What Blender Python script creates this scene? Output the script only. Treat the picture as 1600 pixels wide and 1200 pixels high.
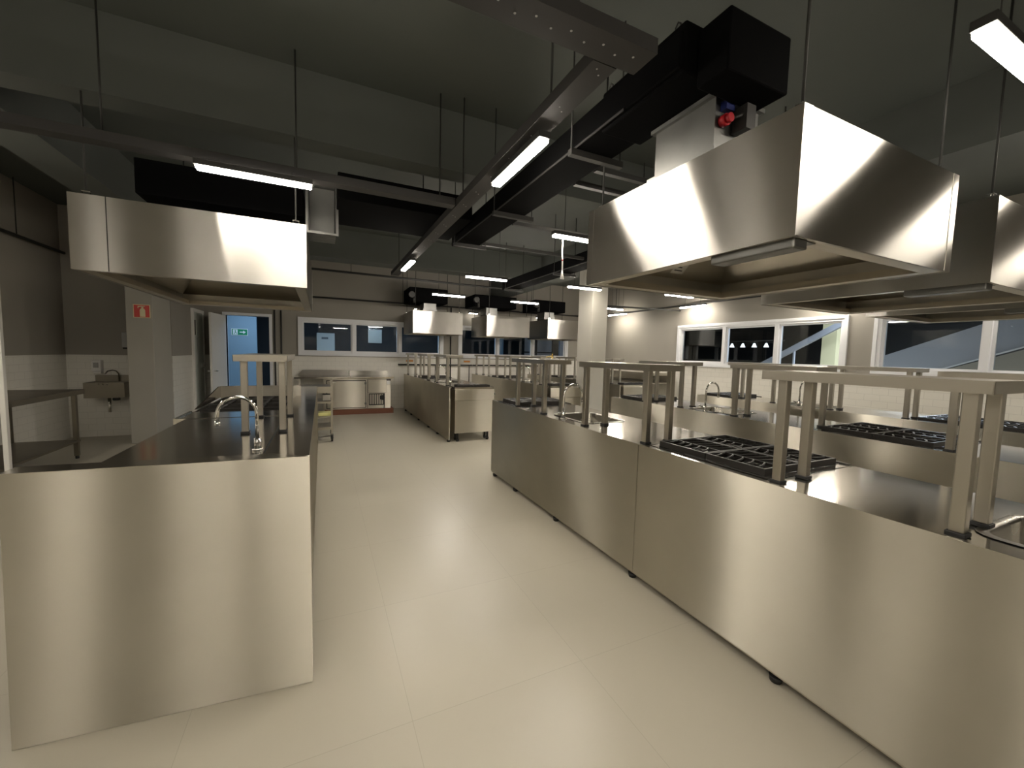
import bpy, bmesh, math, random
from mathutils import Vector, Matrix
random.seed(7)
C = bpy.context.scene.collection
for o in list(bpy.data.objects): bpy.data.objects.remove(o)
SC = bpy.context.scene
PI = math.pi

# ---------------------------------------------------------------- camera
YAW, PITCH, ROLL = [math.radians(a) for a in (25.2, 4.29, 1.38)]
FOCAL_PX = 632.8
def camera():
    cy, sy, cp, sp = math.cos(YAW), math.sin(YAW), math.cos(PITCH), math.sin(PITCH)
    f = Vector((sy*cp, cy*cp, -sp)); r = Vector((cy, -sy, 0)); u = r.cross(f)
    c, s = math.cos(ROLL), math.sin(ROLL)
    r, u = c*r + s*u, c*u - s*r
    cam = bpy.data.cameras.new('camera'); cam.sensor_width = 36; cam.lens = FOCAL_PX/1600*36
    cam.clip_start = .02; cam.clip_end = 100
    o = bpy.data.objects.new('camera', cam); C.objects.link(o)
    m = Matrix(((r.x, u.x, -f.x), (r.y, u.y, -f.y), (r.z, u.z, -f.z))).to_4x4()
    m.translation = (0, 0, 1.5); o.matrix_world = m
    SC.camera = o
camera()

# ---------------------------------------------------------------- world, exposure
w = bpy.data.worlds.new('night'); SC.world = w; w.use_nodes = True
w.node_tree.nodes['Background'].inputs[0].default_value = (.02, .03, .06, 1)
w.node_tree.nodes['Background'].inputs[1].default_value = .15
SC.view_settings.view_transform = 'Standard'; SC.view_settings.look = 'None'
SC.view_settings.gamma = 1; SC.view_settings.use_curve_mapping = False
SC.view_settings.exposure = 0.85
SC.cycles.use_denoising = True
SC.cycles.sample_clamp_indirect = 6
SC.cycles.max_bounces = 10
STRIP = 68.0          # strength of the ceiling strips

def area_lamp(name, loc, size, watts, col, label):
    l = bpy.data.lights.new(name, 'AREA'); l.shape = 'RECTANGLE'; l.size, l.size_y = size
    l.energy = watts; l.color = col
    o = bpy.data.objects.new(name, l); C.objects.link(o); o.location = loc
    return o
# lamps of the corridor behind the far windows and of the dark hall to the right
area_lamp('corridor_lamp_light', (1.7, 11.5, 2.9), (1.8, .25), 95, (.42, .66, 1), '')
area_lamp('corridor_lamp_light', (-1.6, 12.0, 2.75), (1.2, .3), 14, (.50, .72, 1), '')
area_lamp('hall_lamp_light', (11.0, 4.0, 3.3), (2.0, .3), 260, (.8, .88, 1), '')

# ---------------------------------------------------------------- materials
def mat(name):
    m = bpy.data.materials.new(name); m.use_nodes = True
    return m, m.node_tree, m.node_tree.nodes['Principled BSDF']
def plain(name, col, rough=.5, metal=0, spec=None, emit=0, emit_col=None):
    m, t, p = mat(name)
    p.inputs['Base Color'].default_value = (*col, 1); p.inputs['Roughness'].default_value = rough
    p.inputs['Metallic'].default_value = metal
    if spec is not None: p.inputs['Specular IOR Level'].default_value = spec
    if emit:
        p.inputs['Emission Color'].default_value = (*(emit_col or col), 1); p.inputs['Emission Strength'].default_value = emit
    return m
def node(t, kind, **kw):
    n = t.nodes.new(kind)
    for k, v in kw.items(): setattr(n, k, v)
    return n
def brushed(name, col, along, across):
    """steel brushed sideways: reflections smear up and down (along) and stay sharp sideways (across)"""
    m = bpy.data.materials.new(name); m.use_nodes = True; t = m.node_tree; t.nodes.clear()
    out = node(t, 'ShaderNodeOutputMaterial'); g = node(t, 'ShaderNodeBsdfAnisotropic')
    g.inputs['Roughness'].default_value = (along*across)**.25
    g.inputs['Anisotropy'].default_value = -(1-(across/along)**.5)
    cx = node(t, 'ShaderNodeCombineXYZ'); cx.inputs[0].default_value = .02; cx.inputs[1].default_value = .03; cx.inputs[2].default_value = 1
    t.links.new(cx.outputs[0], g.inputs['Tangent'])
    tc = node(t, 'ShaderNodeTexCoord'); n = node(t, 'ShaderNodeTexNoise'); n.inputs['Scale'].default_value = 2.2; n.inputs['Detail'].default_value = 3
    r = node(t, 'ShaderNodeValToRGB'); r.color_ramp.elements[0].position = .3; r.color_ramp.elements[1].position = .75
    r.color_ramp.elements[0].color = (*[c*.90 for c in col], 1); r.color_ramp.elements[1].color = (*col, 1)
    t.links.new(tc.outputs['Object'], n.inputs['Vector']); t.links.new(n.outputs[0], r.inputs[0]); t.links.new(r.outputs[0], g.inputs['Color'])
    t.links.new(g.outputs[0], out.inputs[0]); return m
def steel(name, col, rough, smudge=.03, scale=3.0):
    m, t, p = mat(name); p.inputs['Metallic'].default_value = 1; p.inputs['Base Color'].default_value = (*col, 1)
    tc = node(t, 'ShaderNodeTexCoord'); n1 = node(t, 'ShaderNodeTexNoise'); n1.inputs['Scale'].default_value = scale; n1.inputs['Detail'].default_value = 2
    t.links.new(tc.outputs['Object'], n1.inputs['Vector'])
    mr = node(t, 'ShaderNodeMapRange'); mr.inputs[1].default_value = .2; mr.inputs[2].default_value = .8
    mr.inputs[3].default_value = rough - smudge; mr.inputs[4].default_value = rough + smudge
    t.links.new(n1.outputs[0], mr.inputs[0]); t.links.new(mr.outputs[0], p.inputs['Roughness'])
    return m
M = {}
M['panel'] = brushed('brushed_steel_panel', (.655, .62, .535), .55, .03)
M['hood'] = brushed('brushed_steel_hood', (.47, .455, .42), .32, .02)
M['top'] = steel('steel_worktop', (.62, .60, .555), .13)
M['tube'] = steel('steel_tube', (.44, .415, .36), .33)
M['inner'] = steel('steel_inside', (.50, .46, .38), .38)
M['table'] = steel('dull_brown_steel', (.26, .235, .19), .40)
M['basin'] = steel('steel_basin', (.30, .285, .25), .28)
M['galv'] = steel('galvanised_sheet', (.20, .20, .19), .45, .1, 12)
M['chrome'] = plain('chrome', (.80, .79, .76), .10, 1)
M['iron'] = plain('cast_iron', (.018, .016, .014), .42, .2)
M['pan'] = plain('black_enamel', (.012, .011, .010), .25)
M['rubber'] = plain('black_rubber', (.012, .012, .012), .6)
M['black'] = plain('black_insulation', (.0022, .0022, .0024), .9, spec=.06)
M['tray'] = plain('grey_tray_steel', (.024, .0225, .021), .7, 0)
M['dark_metal'] = plain('dark_metal', (.03, .029, .027), .55, .2)
M['rod'] = plain('dark_rod', (.018, .018, .016), .6)
M['white'] = plain('white_paint', (.72, .71, .68), .45)
M['white_frame'] = plain('white_aluminium', (.70, .71, .73), .35)
M['white_plastic'] = plain('white_plastic', (.75, .74, .72), .35)
M['grey_plastic'] = plain('grey_plastic', (.33, .33, .32), .4)
M['red'] = plain('sign_red', (.55, .025, .012), .4)
M['red_plastic'] = plain('red_plastic', (.35, .006, .012), .4)
M['blue'] = plain('blue_plastic', (.008, .015, .09), .4)
M['cream'] = plain('cream_vinyl', (.75, .68, .42), .45)
M['yellow'] = plain('yellow_label', (.62, .52, .02), .5)
M['green'] = plain('sign_green', (.01, .22, .09), .4)
M['orange'] = plain('orange_sticker', (.62, .26, .06), .5)
M['brass'] = plain('brass', (.62, .45, .15), .25, 1)
M['wood'] = plain('reddish_wood', (.16, .06, .03), .6)
M['paper'] = plain('paper_label', (.62, .60, .54), .6)
M['ink'] = plain('ink', (.05, .05, .05), .6)
M['pale_yellow'] = plain('pale_yellow_box', (.72, .70, .30), .5)
M['strip'] = plain('led_strip', (1, .93, .82), .5, emit=STRIP, emit_col=(1, .915, .79))
M['strip_far'] = plain('led_strip_bright', (1, .93, .82), .5, emit=STRIP*1.7, emit_col=(1, .915, .81))
M['strip_dim'] = plain('bulkhead_lens', (1, .93, .82), .5, emit=9, emit_col=(1, .93, .82))
M['night_glow'] = plain('hall_lamp_lens', (.9, .95, 1), .5, emit=1.3)
M['door'] = plain('pale_door', (.50, .53, .49), .45)
M['blue_wall'] = plain('corridor_wall', (.22, .31, .37), .6)
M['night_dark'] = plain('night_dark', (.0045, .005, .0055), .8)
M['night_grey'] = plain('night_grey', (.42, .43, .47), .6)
M['beige'] = plain('beige_render', (.30, .27, .22), .7)

def glass():
    m = bpy.data.materials.new('window_glass'); m.use_nodes = True; t = m.node_tree; t.nodes.clear()
    out = node(t, 'ShaderNodeOutputMaterial'); mix = node(t, 'ShaderNodeMixShader'); fr = node(t, 'ShaderNodeFresnel')
    fr.inputs[0].default_value = 1.5
    tr = node(t, 'ShaderNodeBsdfTransparent'); tr.inputs[0].default_value = (.86, .9, .92, 1)
    gl = node(t, 'ShaderNodeBsdfGlossy'); gl.inputs['Roughness'].default_value = .02
    t.links.new(fr.outputs[0], mix.inputs[0]); t.links.new(tr.outputs[0], mix.inputs[1]); t.links.new(gl.outputs[0], mix.inputs[2])
    t.links.new(mix.outputs[0], out.inputs[0]); return m
M['glass'] = glass()

def painted(name, c1, c2, rough, scale, bump=.03):
    m, t, p = mat(name); p.inputs['Roughness'].default_value = rough
    tc = node(t, 'ShaderNodeTexCoord'); n1 = node(t, 'ShaderNodeTexNoise'); n1.inputs['Scale'].default_value = scale
    n1.inputs['Detail'].default_value = 5
    t.links.new(tc.outputs['Object'], n1.inputs['Vector'])
    r = node(t, 'ShaderNodeValToRGB'); r.color_ramp.elements[0].position = .35; r.color_ramp.elements[1].position = .65
    r.color_ramp.elements[0].color = (*c1, 1); r.color_ramp.elements[1].color = (*c2, 1)
    t.links.new(n1.outputs[0], r.inputs[0]); t.links.new(r.outputs[0], p.inputs['Base Color'])
    n2 = node(t, 'ShaderNodeTexNoise'); n2.inputs['Scale'].default_value = 60
    t.links.new(tc.outputs['Object'], n2.inputs['Vector'])
    b = node(t, 'ShaderNodeBump'); b.inputs['Strength'].default_value = bump; b.inputs['Distance'].default_value = .01
    t.links.new(n2.outputs[0], b.inputs['Height']); t.links.new(b.outputs[0], p.inputs['Normal'])
    return m
M['taupe'] = painted('taupe_wall_paint', (.255, .237, .207), (.275, .255, .22), .65, 1.2)
M['ceil'] = painted('graphite_ceiling_paint', (.066, .074, .066), (.078, .085, .076), .7, .8)
M['beam'] = painted('graphite_beam_paint', (.072, .079, .071), (.083, .090, .081), .7, .8)
M['column'] = painted('column_paint', (.34, .325, .285), (.365, .35, .305), .6, 1.5)

def tiles(name, c, grout, w, h, gap, rough, axes, offset=.5, origin=(0, 0), bump=.25, var=.02):
    """brick-texture tiling; axes picks the two object axes that become the tile's u and v"""
    m, t, p = mat(name); p.inputs['Roughness'].default_value = rough
    tc = node(t, 'ShaderNodeTexCoord'); sp = node(t, 'ShaderNodeSeparateXYZ'); cb = node(t, 'ShaderNodeCombineXYZ')
    t.links.new(tc.outputs['Object'], sp.inputs[0])
    for i, a in enumerate(axes):
        ad = node(t, 'ShaderNodeMath', operation='ADD'); ad.inputs[1].default_value = origin[i]
        t.links.new(sp.outputs[a], ad.inputs[0]); t.links.new(ad.outputs[0], cb.inputs[i])
    b = node(t, 'ShaderNodeTexBrick'); b.offset = offset; b.inputs['Scale'].default_value = 1
    b.inputs['Brick Width'].default_value = w; b.inputs['Row Height'].default_value = h
    b.inputs['Mortar Size'].default_value = gap; b.inputs['Mortar Smooth'].default_value = .1
    b.inputs['Color1'].default_value = (*c, 1); b.inputs['Color2'].default_value = (*[x*(1-var) for x in c], 1)
    b.inputs['Mortar'].default_value = (*grout, 1)
    t.links.new(cb.outputs[0], b.inputs['Vector']); t.links.new(b.outputs[0], p.inputs['Base Color'])
    bp = node(t, 'ShaderNodeBump', invert=True); bp.inputs['Strength'].default_value = bump; bp.inputs['Distance'].default_value = .004
    t.links.new(b.outputs['Fac'], bp.inputs['Height']); t.links.new(bp.outputs[0], p.inputs['Normal'])
    return m
M['floor'] = tiles('large_floor_tiles', (.45, .42, .345), (.385, .355, .29), .82, .82, .0016, .33, (0, 1), 0, (-.32+8.2, -1.55+8.2), .03, .02)
M['tile_x'] = tiles('white_wall_tiles_across', (.70, .68, .62), (.58, .56, .51), .20, .10, .003, .3, (0, 2))
M['tile_y'] = tiles('white_wall_tiles_along', (.70, .68, .62), (.58, .56, .51), .20, .10, .003, .3, (1, 2))

# ---------------------------------------------------------------- mesh helpers
class B:
    def __init__(s): s.bm = bmesh.new()
    def box(s, x0, x1, y0, y1, z0, z1, mi=0, bev=0):
        P = [(x, y, z) for x in (x0, x1) for y in (y0, y1) for z in (z0, z1)]
        v = [s.bm.verts.new(p) for p in P]
        fs = [s.bm.faces.new([v[i] for i in q]) for q in ((0,1,3,2), (4,6,7,5), (0,4,5,1), (2,3,7,6), (0,2,6,4), (1,5,7,3))]
        for f in fs: f.material_index = mi
        if bev:
            es = list({e for f in fs for e in f.edges})
            r = bmesh.ops.bevel(s.bm, geom=es, offset=bev, segments=2, profile=.5, affect='EDGES')
            for f in r['faces']: f.material_index = mi
        return s
    def cyl(s, p0, p1, r, seg=12, mi=0, r1=None):
        p0, p1 = Vector(p0), Vector(p1); d = (p1-p0).normalized()
        a = d.orthogonal().normalized(); b = d.cross(a); r1 = r if r1 is None else r1
        A = [s.bm.verts.new(p0 + r*(math.cos(2*PI*i/seg)*a + math.sin(2*PI*i/seg)*b)) for i in range(seg)]
        D = [s.bm.verts.new(p1 + r1*(math.cos(2*PI*i/seg)*a + math.sin(2*PI*i/seg)*b)) for i in range(seg)]
        for i in range(seg):
            f = s.bm.faces.new((A[i], A[(i+1) % seg], D[(i+1) % seg], D[i])); f.smooth = True; f.material_index = mi
        s.bm.faces.new(A[::-1]).material_index = mi; s.bm.faces.new(D).material_index = mi
        return s
    def tube(s, pts, r, seg=10, mi=0):
        pts = [Vector(p) for p in pts]; rings = []; a = None
        for i, p in enumerate(pts):
            d = (pts[min(i+1, len(pts)-1)] - pts[max(i-1, 0)]).normalized()
            a = d.orthogonal().normalized() if a is None else (a - d*a.dot(d)).normalized()
            b = d.cross(a)
            rings.append([s.bm.verts.new(p + r*(math.cos(2*PI*k/seg)*a + math.sin(2*PI*k/seg)*b)) for k in range(seg)])
        for R, Q in zip(rings, rings[1:]):
            for k in range(seg):
                f = s.bm.faces.new((R[k], R[(k+1) % seg], Q[(k+1) % seg], Q[k])); f.smooth = True; f.material_index = mi
        s.bm.faces.new(rings[0][::-1]).material_index = mi; s.bm.faces.new(rings[-1]).material_index = mi
        return s
    def prism(s, poly, z0, z1, mi=0):
        """poly in XY, pulled from z0 to z1"""
        A = [s.bm.verts.new((x, y, z0)) for x, y in poly]; D = [s.bm.verts.new((x, y, z1)) for x, y in poly]
        n = len(poly)
        for i in range(n): s.bm.faces.new((A[i], A[(i+1) % n], D[(i+1) % n], D[i])).material_index = mi
        s.bm.faces.new(A[::-1]).material_index = mi; s.bm.faces.new(D).material_index = mi
        return s
    def pull(s, poly, vec, mi=0):
        vec = Vector(vec)
        A = [s.bm.verts.new(p) for p in poly]; D = [s.bm.verts.new(Vector(p)+vec) for p in poly]; n = len(poly)
        for i in range(n): s.bm.faces.new((A[i], A[(i+1) % n], D[(i+1) % n], D[i])).material_index = mi
        s.bm.faces.new(A[::-1]).material_index = mi; s.bm.faces.new(D).material_index = mi
        return s
    def slab(s, axis, c0, c1, u, v, holes=(), mi=0):
        """slab between c0 and c1 on an axis, outline u x v, with rectangular holes (u0,u1,v0,v1)"""
        us = sorted({*u, *[h[0] for h in holes], *[h[1] for h in holes]}); vs = sorted({*v, *[h[2] for h in holes], *[h[3] for h in holes]})
        us = [x for x in us if u[0] <= x <= u[1]]; vs = [x for x in vs if v[0] <= x <= v[1]]
        def P(a, b, c): return {'x': (c, a, b), 'y': (a, c, b), 'z': (a, b, c)}[axis]
        V = {}
        def vert(i, j, c):
            k = (i, j, c)
            if k not in V: V[k] = s.bm.verts.new(P(us[i], vs[j], c))
            return V[k]
        full = {}
        for i in range(len(us)-1):
            for j in range(len(vs)-1):
                cu, cv = (us[i]+us[i+1])/2, (vs[j]+vs[j+1])/2
                full[i, j] = not any(h[0] < cu < h[1] and h[2] < cv < h[3] for h in holes)
        for (i, j), ok in full.items():
            if not ok: continue
            for c in (c0, c1):
                s.bm.faces.new([vert(i, j, c), vert(i+1, j, c), vert(i+1, j+1, c), vert(i, j+1, c)]).material_index = mi
            for di, dj, e in ((-1, 0, ((i, j), (i, j+1))), (1, 0, ((i+1, j), (i+1, j+1))), (0, -1, ((i, j), (i+1, j))), (0, 1, ((i, j+1), (i+1, j+1)))):
                if not full.get((i+di, j+dj), False):
                    s.bm.faces.new([vert(*e[0], c0), vert(*e[1], c0), vert(*e[1], c1), vert(*e[0], c1)]).material_index = mi
        return s
    def make(s, name, mats, parent=None, kind=None, label=None):
        bmesh.ops.recalc_face_normals(s.bm, faces=s.bm.faces)
        off = Vector(ORIGIN.get(parent.name, (0, 0, 0))) if parent else Vector()
        if off.length: bmesh.ops.translate(s.bm, verts=s.bm.verts, vec=-off)
        me = bpy.data.meshes.new(name); s.bm.to_mesh(me); s.bm.free()
        for m in (mats if isinstance(mats, (list, tuple)) else [mats]): me.materials.append(M[m])
        o = bpy.data.objects.new(name, me); C.objects.link(o)
        if parent: o.parent = parent; ORIGIN[o.name] = tuple(off)
        if kind: o['kind'] = kind
        if label: o['label'] = label
        return o
ORIGIN = {}
def thing(name, label, cat, loc=(0, 0, 0), group=None):
    o = bpy.data.objects.new(name, None); C.objects.link(o); o.location = loc; o.empty_display_size = .1
    ORIGIN[o.name] = tuple(loc); o['label'] = label; o['category'] = cat
    if group: o['group'] = group
    return o
def tag(o, label, cat, group=None):
    o['label'] = label; o['category'] = cat
    if group: o['group'] = group
    return o
def dup(root, dx, dy, label, dz=0):
    def cp(o, parent):
        c = o.copy(); C.objects.link(c); c.parent = parent
        for ch in [x for x in o.children]: cp(ch, c)
        return c
    r = cp(root, None); r.location = Vector(root.location) + Vector((dx, dy, dz)); r['label'] = label
    return r

# ---------------------------------------------------------------- the room
B().slab('z', -.12, 0, (-4, 16), (-4, 15)).make('floor', 'floor', kind='structure')
B().slab('z', 3.6, 3.75, (-4, 16), (-4, 15)).make('ceiling', 'ceil', kind='structure')
XR, YF, ZW = 7.75, 10.8, 1.32
def wall(name, axis, c0, c1, u, holes, tile, z1=3.6):
    up = [h for h in holes]
    o = B().slab(axis, c0, c1, u, (ZW, z1), holes).make(name, 'taupe', kind='structure')
    B().slab(axis, c0, c1, u, (0, ZW), [h for h in holes if h[2] < ZW]).make('wainscot', tile, o)
    return o
W1, W2 = (-.46, 2.95, 1.38, 2.2), (3.45, 6.93, 1.38, 2.2)
W3, W4 = (3.72, 7.13, 1.35, 2.22), (-.2, 3.3, 1.35, 2.22)
DOOR = (-1.90, -1.08, -.01, 2.2)
wall('wall_far', 'y', YF, YF+.15, (-2.5, XR+.15), [W1, W2, DOOR], 'tile_x')
wall('wall_right', 'x', XR, XR+.15, (-3.5, YF), [W3, W4], 'tile_y')
wall('wall_left', 'x', -2.5, -2.3, (8.7, YF), [], 'tile_y')
wall('wall_recess', 'y', 8.7, 8.9, (-3.82, -2.5), [], 'tile_x')
wall('wall_recess_side', 'x', -3.82, -3.62, (-3.5, 8.7), [], 'tile_y')
wall('wall_back', 'y', -3.65, -3.5, (-3.82, XR+.15), [], 'tile_x')
B().box(-2.62, -2.305, 7.9, 8.7, 0, 3.6, bev=.008).make('column', 'column', kind='structure')
B().box(4.48, 4.82, 6.15, 6.6, 0, 3.6, bev=.008).make('column', 'column', kind='structure')
B().box(-3.62, 4.35, 3.6, 3.82, 3.1, 3.6).make('ceiling_beam', 'beam', kind='structure')
B().box(4.85, XR, 3.6, 3.82, 3.1, 3.6).make('ceiling_beam', 'beam', kind='structure')
B().box(-1.98, 4.35, 7.9, 8.3, 3.1, 3.6).make('ceiling_beam', 'beam', kind='structure')
B().box(4.35, 4.85, -3.5, YF, 3.1, 3.6).make('ceiling_beam', 'beam', kind='structure')
B().box(-2.36, -1.98, 3.82, YF, 3.1, 3.6).make('ceiling_beam', 'beam', kind='structure')
B().box(-2.515, -2.48, 5.0, 5.04, 0, 3.6, bev=.004).make('trim_1', 'white', kind='structure')

def window(name, axis, c, hole, mull, inner):
    """white frame with mullions and panes filling a wall opening; inner = side facing the room"""
    u0, u1, v0, v1 = hole; t = .055
    o = B().slab(axis, c-.02*inner, c+.12*inner, (u0, u1), (v0, v1), [(a, b, v0+t, v1-t) for a, b in zip([u0+t]+[m+.035 for m in mull], [m-.035 for m in mull]+[u1-t])]).make(name, 'white_frame', kind='structure')
    b = B(); b.slab(axis, c-.035*inner, c-.0*inner, (u0-.04, u1+.04), (v0-.04, v1+.04), [(u0+.01, u1-.01, v0+.01, v1-.01)]); b.make('frame_trim', 'white_frame', o)
    for a, d in zip([u0+t]+[m+.035 for m in mull], [m-.035 for m in mull]+[u1-t]):
        B().slab(axis, c+.045*inner, c+.053*inner, (a-.004, d+.004), (v0+t-.004, v1-t+.004)).make('pane', 'glass', o)
        s = B().slab(axis, c+.025*inner, c+.075*inner, (a, d), (v0+t, v1-t), [(a+.03, d-.03, v0+t+.03, v1-t-.03)]); s.make('sash', 'white_frame', o)
    return o
window('window_1', 'y', YF, W1, (.72, 1.83), 1)
window('window_2', 'y', YF, W2, (4.60, 5.75), 1)
window('window_3', 'x', XR, W3, (4.83, 5.93), 1)
window('window_4', 'x', XR, W4, (1.0, 2.15), 1)

# open doorway at the far left, leaf swung into the room
d = B(); d.slab('y', YF-.03, YF+.18, (-1.96, -1.02), (0, 2.26), [(-1.90, -1.08, -.1, 2.2)])
d = d.make('door_1', 'white_frame', kind='structure')
b = B(); b.pull([(-1.94, YF-.04, .01), (-1.90, YF-.04, .01), (-2.0, 9.98, .01), (-2.04, 9.98, .01)], (0, 0, 2.17)); lf = b.make('door_leaf', 'white', d)
b = B(); b.cyl((-2.0, 10.05, 1.0), (-1.93, 10.05, 1.0), .012); b.cyl((-1.94, 10.05, 1.0), (-1.94, 10.17, 1.0), .010); b.cyl((-2.03, 10.05, 1.0), (-2.09, 10.05, 1.0), .012); b.cyl((-2.09, 10.05, 1.0), (-2.09, 10.17, 1.0), .010); b.make('door_handle', 'chrome', d)
# closed door in the left wall
d = B(); d.slab('x', -2.33, -2.26, (9.86, 10.66), (0, 2.24), [(9.92, 10.60, -.1, 2.18)]); d = d.make('door_2', 'white', kind='structure')
B().slab('x', -2.31, -2.275, (9.92, 10.60), (.01, 2.18), [(9.98, 10.12, 1.72, 2.02)]).make('door_leaf', 'door', d)
B().box(-2.305, -2.285, 9.98, 10.12, 1.72, 2.02).make('vision_panel', 'pan', d)
b = B(); b.box(-2.275, -2.262, 10.50, 10.55, .95, 1.15); b.cyl((-2.262, 10.525, 1.05), (-2.22, 10.525, 1.05), .010); b.cyl((-2.225, 10.535, 1.05), (-2.225, 10.41, 1.05), .010); b.make('door_handle', 'chrome', d)

# ---------------------------------------------------------------- counters
def rounded(x0, x1, y0, y1, r, n=5):
    P = []
    for cx, cy, a0 in ((x1-r, y1-r, 0), (x0+r, y1-r, 90), (x0+r, y0+r, 180), (x1-r, y0+r, 270)):
        for k in range(n+1):
            a = math.radians(a0 + 90*k/n); P.append((cx + r*math.cos(a), cy + r*math.sin(a)))
    return P
def basin(x0, x1, y0, y1, zt, depth, parent):
    b = B(); rings = []
    for g, z, r in ((.03, zt+.0035, .08), (.0, zt+.0035, .06), (-.006, zt-.004, .055), (-.012, zt-depth+.03, .05), (-.04, zt-depth, .04)):
        rings.append([b.bm.verts.new((x, y, z)) for x, y in rounded(x0-g, x1+g, y0-g, y1+g, r)])
    n = len(rings[0])
    for R, Q in zip(rings, rings[1:]):
        for i in range(n):
            f = b.bm.faces.new((R[i], R[(i+1) % n], Q[(i+1) % n], Q[i])); f.smooth = True
    b.bm.faces.new(rings[-1])
    o = b.make('sink_basin', 'basin', parent)
    cx, cy = (x0+x1)/2, (y0+y1)/2
    B().cyl((cx, cy, zt-depth+.001), (cx, cy, zt-depth+.006), .04, 16).make('drain', 'chrome', o)
    return o

def faucet(x, y, z, ang, label, reach=.18, h=.31, group='gooseneck taps'):
    t = thing('gooseneck_faucet', label, 'faucet', (x, y, z), group)
    dx, dy = math.cos(ang), math.sin(ang); r = reach/2
    b = B(); b.cyl((x, y, z), (x, y, z+.012), .028, 16); b.cyl((x, y, z+.012), (x, y, z+.07), .018, 14); b.make('faucet_base', 'chrome', t)
    pts = [(x, y, z+.06), (x, y, z+h-r)]
    for k in range(1, 13):
        a = PI - PI*1.02*k/12
        pts.append((x + dx*(r + r*math.cos(a)), y + dy*(r + r*math.cos(a)), z+h-r + r*1.05*math.sin(a)))
    ex, ey, ez = pts[-1]
    pts.append((ex, ey, ez-.03))
    b = B(); b.tube(pts, .0095, 10); b.make('spout', 'chrome', t)
    b = B(); b.cyl((ex, ey, ez-.028), (ex, ey, ez-.055), .013, 12); b.make('aerator', 'chrome', t)
    b = B(); px, py = -dy, dx
    b.cyl((x, y, z+.045), (x+px*.045, y+py*.045, z+.05), .008, 10); b.cyl((x+px*.045, y+py*.045, z+.05), (x+px*.05-dx*.03, y+py*.05-dy*.03, z+.06), .006, 8); b.make('lever', 'chrome', t)
    return t

def overshelf(x0, y0, y1, ly0, ly1, label, z=.92, zt=1.45, w=.30, lx=(.05, .25)):
    t = thing('overshelf', label, 'shelf', (x0, y0, z), 'steel overshelves on the counters')
    b = B(); b.slab('z', zt-.004, zt, (x0, x0+w), (y0, y1))
    b.slab('x', x0, x0+.003, (y0, y1), (zt-.042, zt-.004)); b.slab('x', x0+w-.003, x0+w, (y0, y1), (zt-.042, zt-.004))
    b.slab('y', y0, y0+.003, (x0, x0+w), (zt-.042, zt-.004)); b.slab('y', y1-.003, y1, (x0, x0+w), (zt-.042, zt-.004))
    b.make('shelf_board', 'tube', t)
    for ly in (ly0, ly1):
        for lxx in lx:
            x = x0+lxx; l = B().box(x-.02, x+.02, ly-.02, ly+.02, z+.014, zt-.0045, bev=.004).make('leg', 'tube', t)
            B().box(x-.026, x+.026, ly-.026, ly+.026, z+.001, z+.016, bev=.003).make('foot', 'rubber', l)
    return t

def kitchen_range(x0, x1, y0, y1, label, body=True, z=.92, nx=2, ny=2, cat='stove', lip=0):
    """steel-topped gas range with black pan and cast-iron grates"""
    t = thing('gas_range', label, cat, (x0, y0, 0), 'built-in gas ranges')
    b = B(); b.slab('z', z-.035, z, (x0, x1), (y0, y1), [(x0+.05, x1-.05, y0+.04, y1-.04)])
    for a, c in ((x0, x0+.008), (x1-.008, x1)): b.box(a, c, y0, y1, z, z+.008)
    b.make('hob_top', 'top', t)
    B().box(x0+.05, x1-.05, y0+.04, y1-.04, z-.04, z-.02).make('drip_pan', 'pan', t)
    gx0, gx1, gy0, gy1 = x0+.055, x1-.055, y0+.045, y1-.045
    for i in range(nx):
        for j in range(ny):
            a0, a1 = gx0+(gx1-gx0)*i/nx+.003, gx0+(gx1-gx0)*(i+1)/nx-.003
            b0, b1 = gy0+(gy1-gy0)*j/ny+.003, gy0+(gy1-gy0)*(j+1)/ny-.003
            cx, cy = (a0+a1)/2, (b0+b1)/2
            bu = B(); bu.cyl((cx, cy, z-.02), (cx, cy, z+.0), .055, 16); bu.cyl((cx, cy, z), (cx, cy, z+.012), .04, 16); bu.make('burner', 'iron', t)
            g = B(); zt = z+.036; k = .013
            g.box(a0, a1, b0, b0+k, z+.001, zt); g.box(a0, a1, b1-k, b1, z+.001, zt); g.box(a0, a0+k, b0+k, b1-k, z+.001, zt); g.box(a1-k, a1, b0+k, b1-k, z+.001, zt)
            for q in range(1, 6):                     # curved fingers reaching in from both sides
                yy = b0 + (b1-b0)*(q-.15)/5.6
                for sx in (-1, 1):
                    xs = a0+k*.5 if sx < 0 else a1-k*.5
                    L = (a1-a0)*.46
                    pts = [(xs - sx*L*u, min(b1-.01, yy + .045*u*u), zt-.006) for u in (0, .25, .5, .75, 1)]
                    g.tube(pts, .0055, 6)
            g.box(cx-.005, cx+.005, b0+k, b1-k, zt-.02, zt-.004)
            g.make('grate', 'iron', t)
    if body:
        B().box(x0+.01, x1-.01, y0+.005, y1-.005, .15, .70, bev=.004).make('oven_body', 'panel', t)
        B().box(x0+.0, x1, y0-lip, y1, .705, z-.035, bev=.004).make('control_apron', 'panel', t)
        for q in range(4): B().cyl((x1, y0+(y1-y0)*(q+.5)/4, .80), (x1+.03, y0+(y1-y0)*(q+.5)/4, .80), .02, 14).make('knob', 'rubber', t)
        for lx in (x0+.08, x1-.08):
            for ly in (y0+.08, y1-.08):
                b = B(); b.cyl((lx, ly, .001), (lx, ly, .04), .022, 10, r1=.03); b.cyl((lx, ly, .04), (lx, ly, .152), .02, 10); b.make('leg', 'rubber', t)
    return t

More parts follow.
